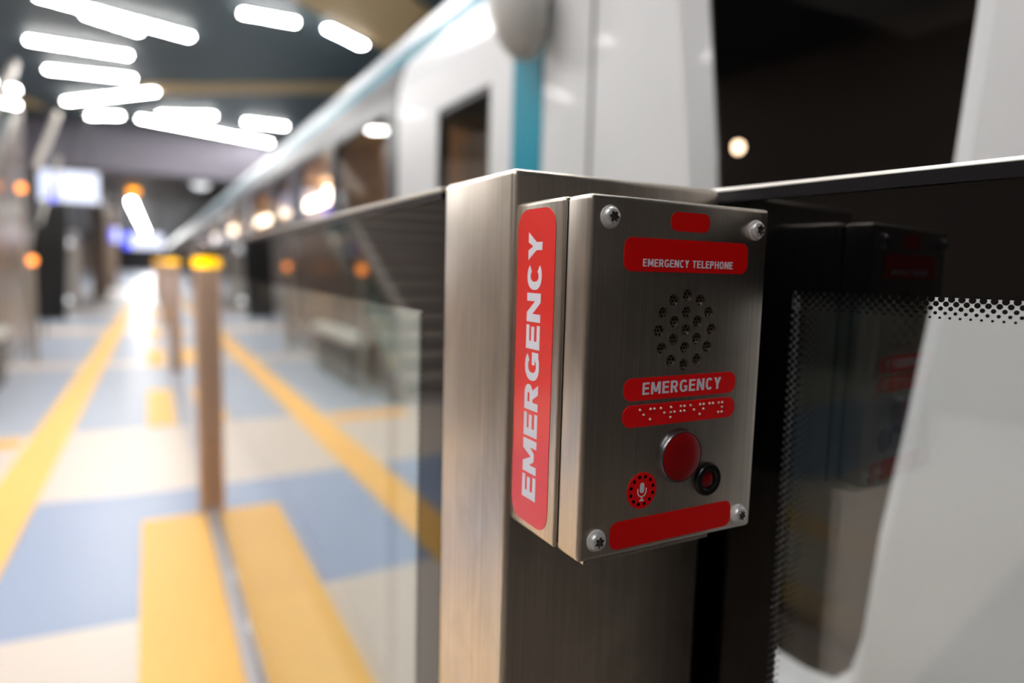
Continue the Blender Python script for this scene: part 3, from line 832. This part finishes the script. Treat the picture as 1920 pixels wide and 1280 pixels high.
bm = bmesh.new(); prism(bm, [(SY-.02, .24), (yt, zt+.12), (yt, zt+.62), (SY+.02, .82)], FX, .018, .03); obj('glass_balustrade', bm, M['balustrade'], st)
bm = bmesh.new(); bar(bm, (SX1+.026, SY-.15, .78), (SX1+.026, yt-.1, zt+.62), .06, .09); obj('handrail', bm, M['handrail'], st)
obj('newel_post', B(SX1+.004, SX1+.048, SY-.17, SY-.12, 0, .78), M['handrail'], st)
gs = thing('sloping_glass_screen', (-1.66, 13.5, 0), 'green glass screen with sloping steel rails on thin uprights at the left', 'glass screen')
FX2 = (V((-1.67, 0, 0)), Y, Z, X)
bm = bmesh.new(); prism(bm, [(12.0, 1.75), (15.2, 3.15), (15.2, 3.86), (12.0, 2.46)], FX2, 0, .014); obj('pane', bm, M['balustrade'], gs)
bm = bmesh.new(); bar(bm, (-1.663, 11.95, 2.5), (-1.663, 15.3, 3.96), .06, .12); obj('handrail', bm, M['handrail'], gs)
for yy, zz in ((12.1, 2.5), (15.1, 3.8)): obj('upright', B(-1.68, -1.655, yy-.012, yy+.012, 0, zz), M['totem'], gs)
obj('lower_rail', bar(bmesh.new(), (-1.663, 12, 1.72), (-1.663, 15.2, 3.12), .05, .05), M['handrail'], gs)
bn = thing('bench', (-1.5, 6.8, 0), 'pale bench slab against the stair side', 'bench')
obj('seat', B(-1.63, -1.44, 5.95, 7.7, .44, .53, bev=.012), M['bench'], bn)
obj('base', B(-1.62, -1.48, 6.1, 7.6, 0, .44), M['soffit'], bn)
def amber_dot(x, y, z, lab):
    t = thing('amber_indicator', (x, y, z), lab, 'indicator lamp', 'small amber lamps at the left')
    obj('stand', B(x-.02, x+.02, y-.02, y+.02, 0, z-.045), M['handrail'], t)
    bm = bmesh.new(); lathe(bm, [(.03, z-.044), (.04, z-.02), (.04, z+.02), (.02, z+.04)], (V((x, y, 0)), X, Y, Z), 20); obj('lens', bm, M['amber_dim'], t, smooth=True)
amber_dot(-1.45, 5.6, 1.18, 'small amber lamp on a stand near the foot of the stairs')
amber_dot(-1.40, 9.0, 1.18, 'small amber lamp on a stand beside the stair wall')
amber_dot(-1.52, 9.4, 2.02, 'tall amber lamp on a stand at the left edge')

# ------------------------------------------------------------------ camera, world, view
cam = bpy.data.cameras.new('camera'); co = bpy.data.objects.new('camera', cam); COL.objects.link(co)
R_ = V((0.87827248, -0.47747603, 0.02557523)); U_ = V((0.0281523, 0.1050293, 0.99407057)); F_ = V((0.47733102, 0.87234482, -0.1056864))
Mw = Matrix((R_, U_, -F_)).transposed().to_4x4(); Mw.translation = V((-0.24213815, -0.34550424, 0.19063174 + 1.01))
co.matrix_world = Mw
cam.sensor_width = 36; cam.sensor_fit = 'HORIZONTAL'; cam.lens = 1248.198/1920*36
cam.clip_start = .02; cam.clip_end = 200
cam.dof.use_dof = True; cam.dof.focus_distance = .452; cam.dof.aperture_fstop = cam.lens/11.6
cam.dof.aperture_blades = 9
sc.camera = co
w = bpy.data.worlds.new('world'); sc.world = w; w.use_nodes = True
w.node_tree.nodes['Background'].inputs[0].default_value = (.5, .52, .56, 1); w.node_tree.nodes['Background'].inputs[1].default_value = .05
sc.view_settings.view_transform = 'Standard'; sc.view_settings.look = 'None'; sc.view_settings.gamma = 1
sc.view_settings.use_curve_mapping = False
sc.view_settings.exposure = 0
sc.cycles.use_denoising = True
sc.cycles.max_bounces = 10; sc.cycles.transparent_max_bounces = 24; sc.cycles.glossy_bounces = 6
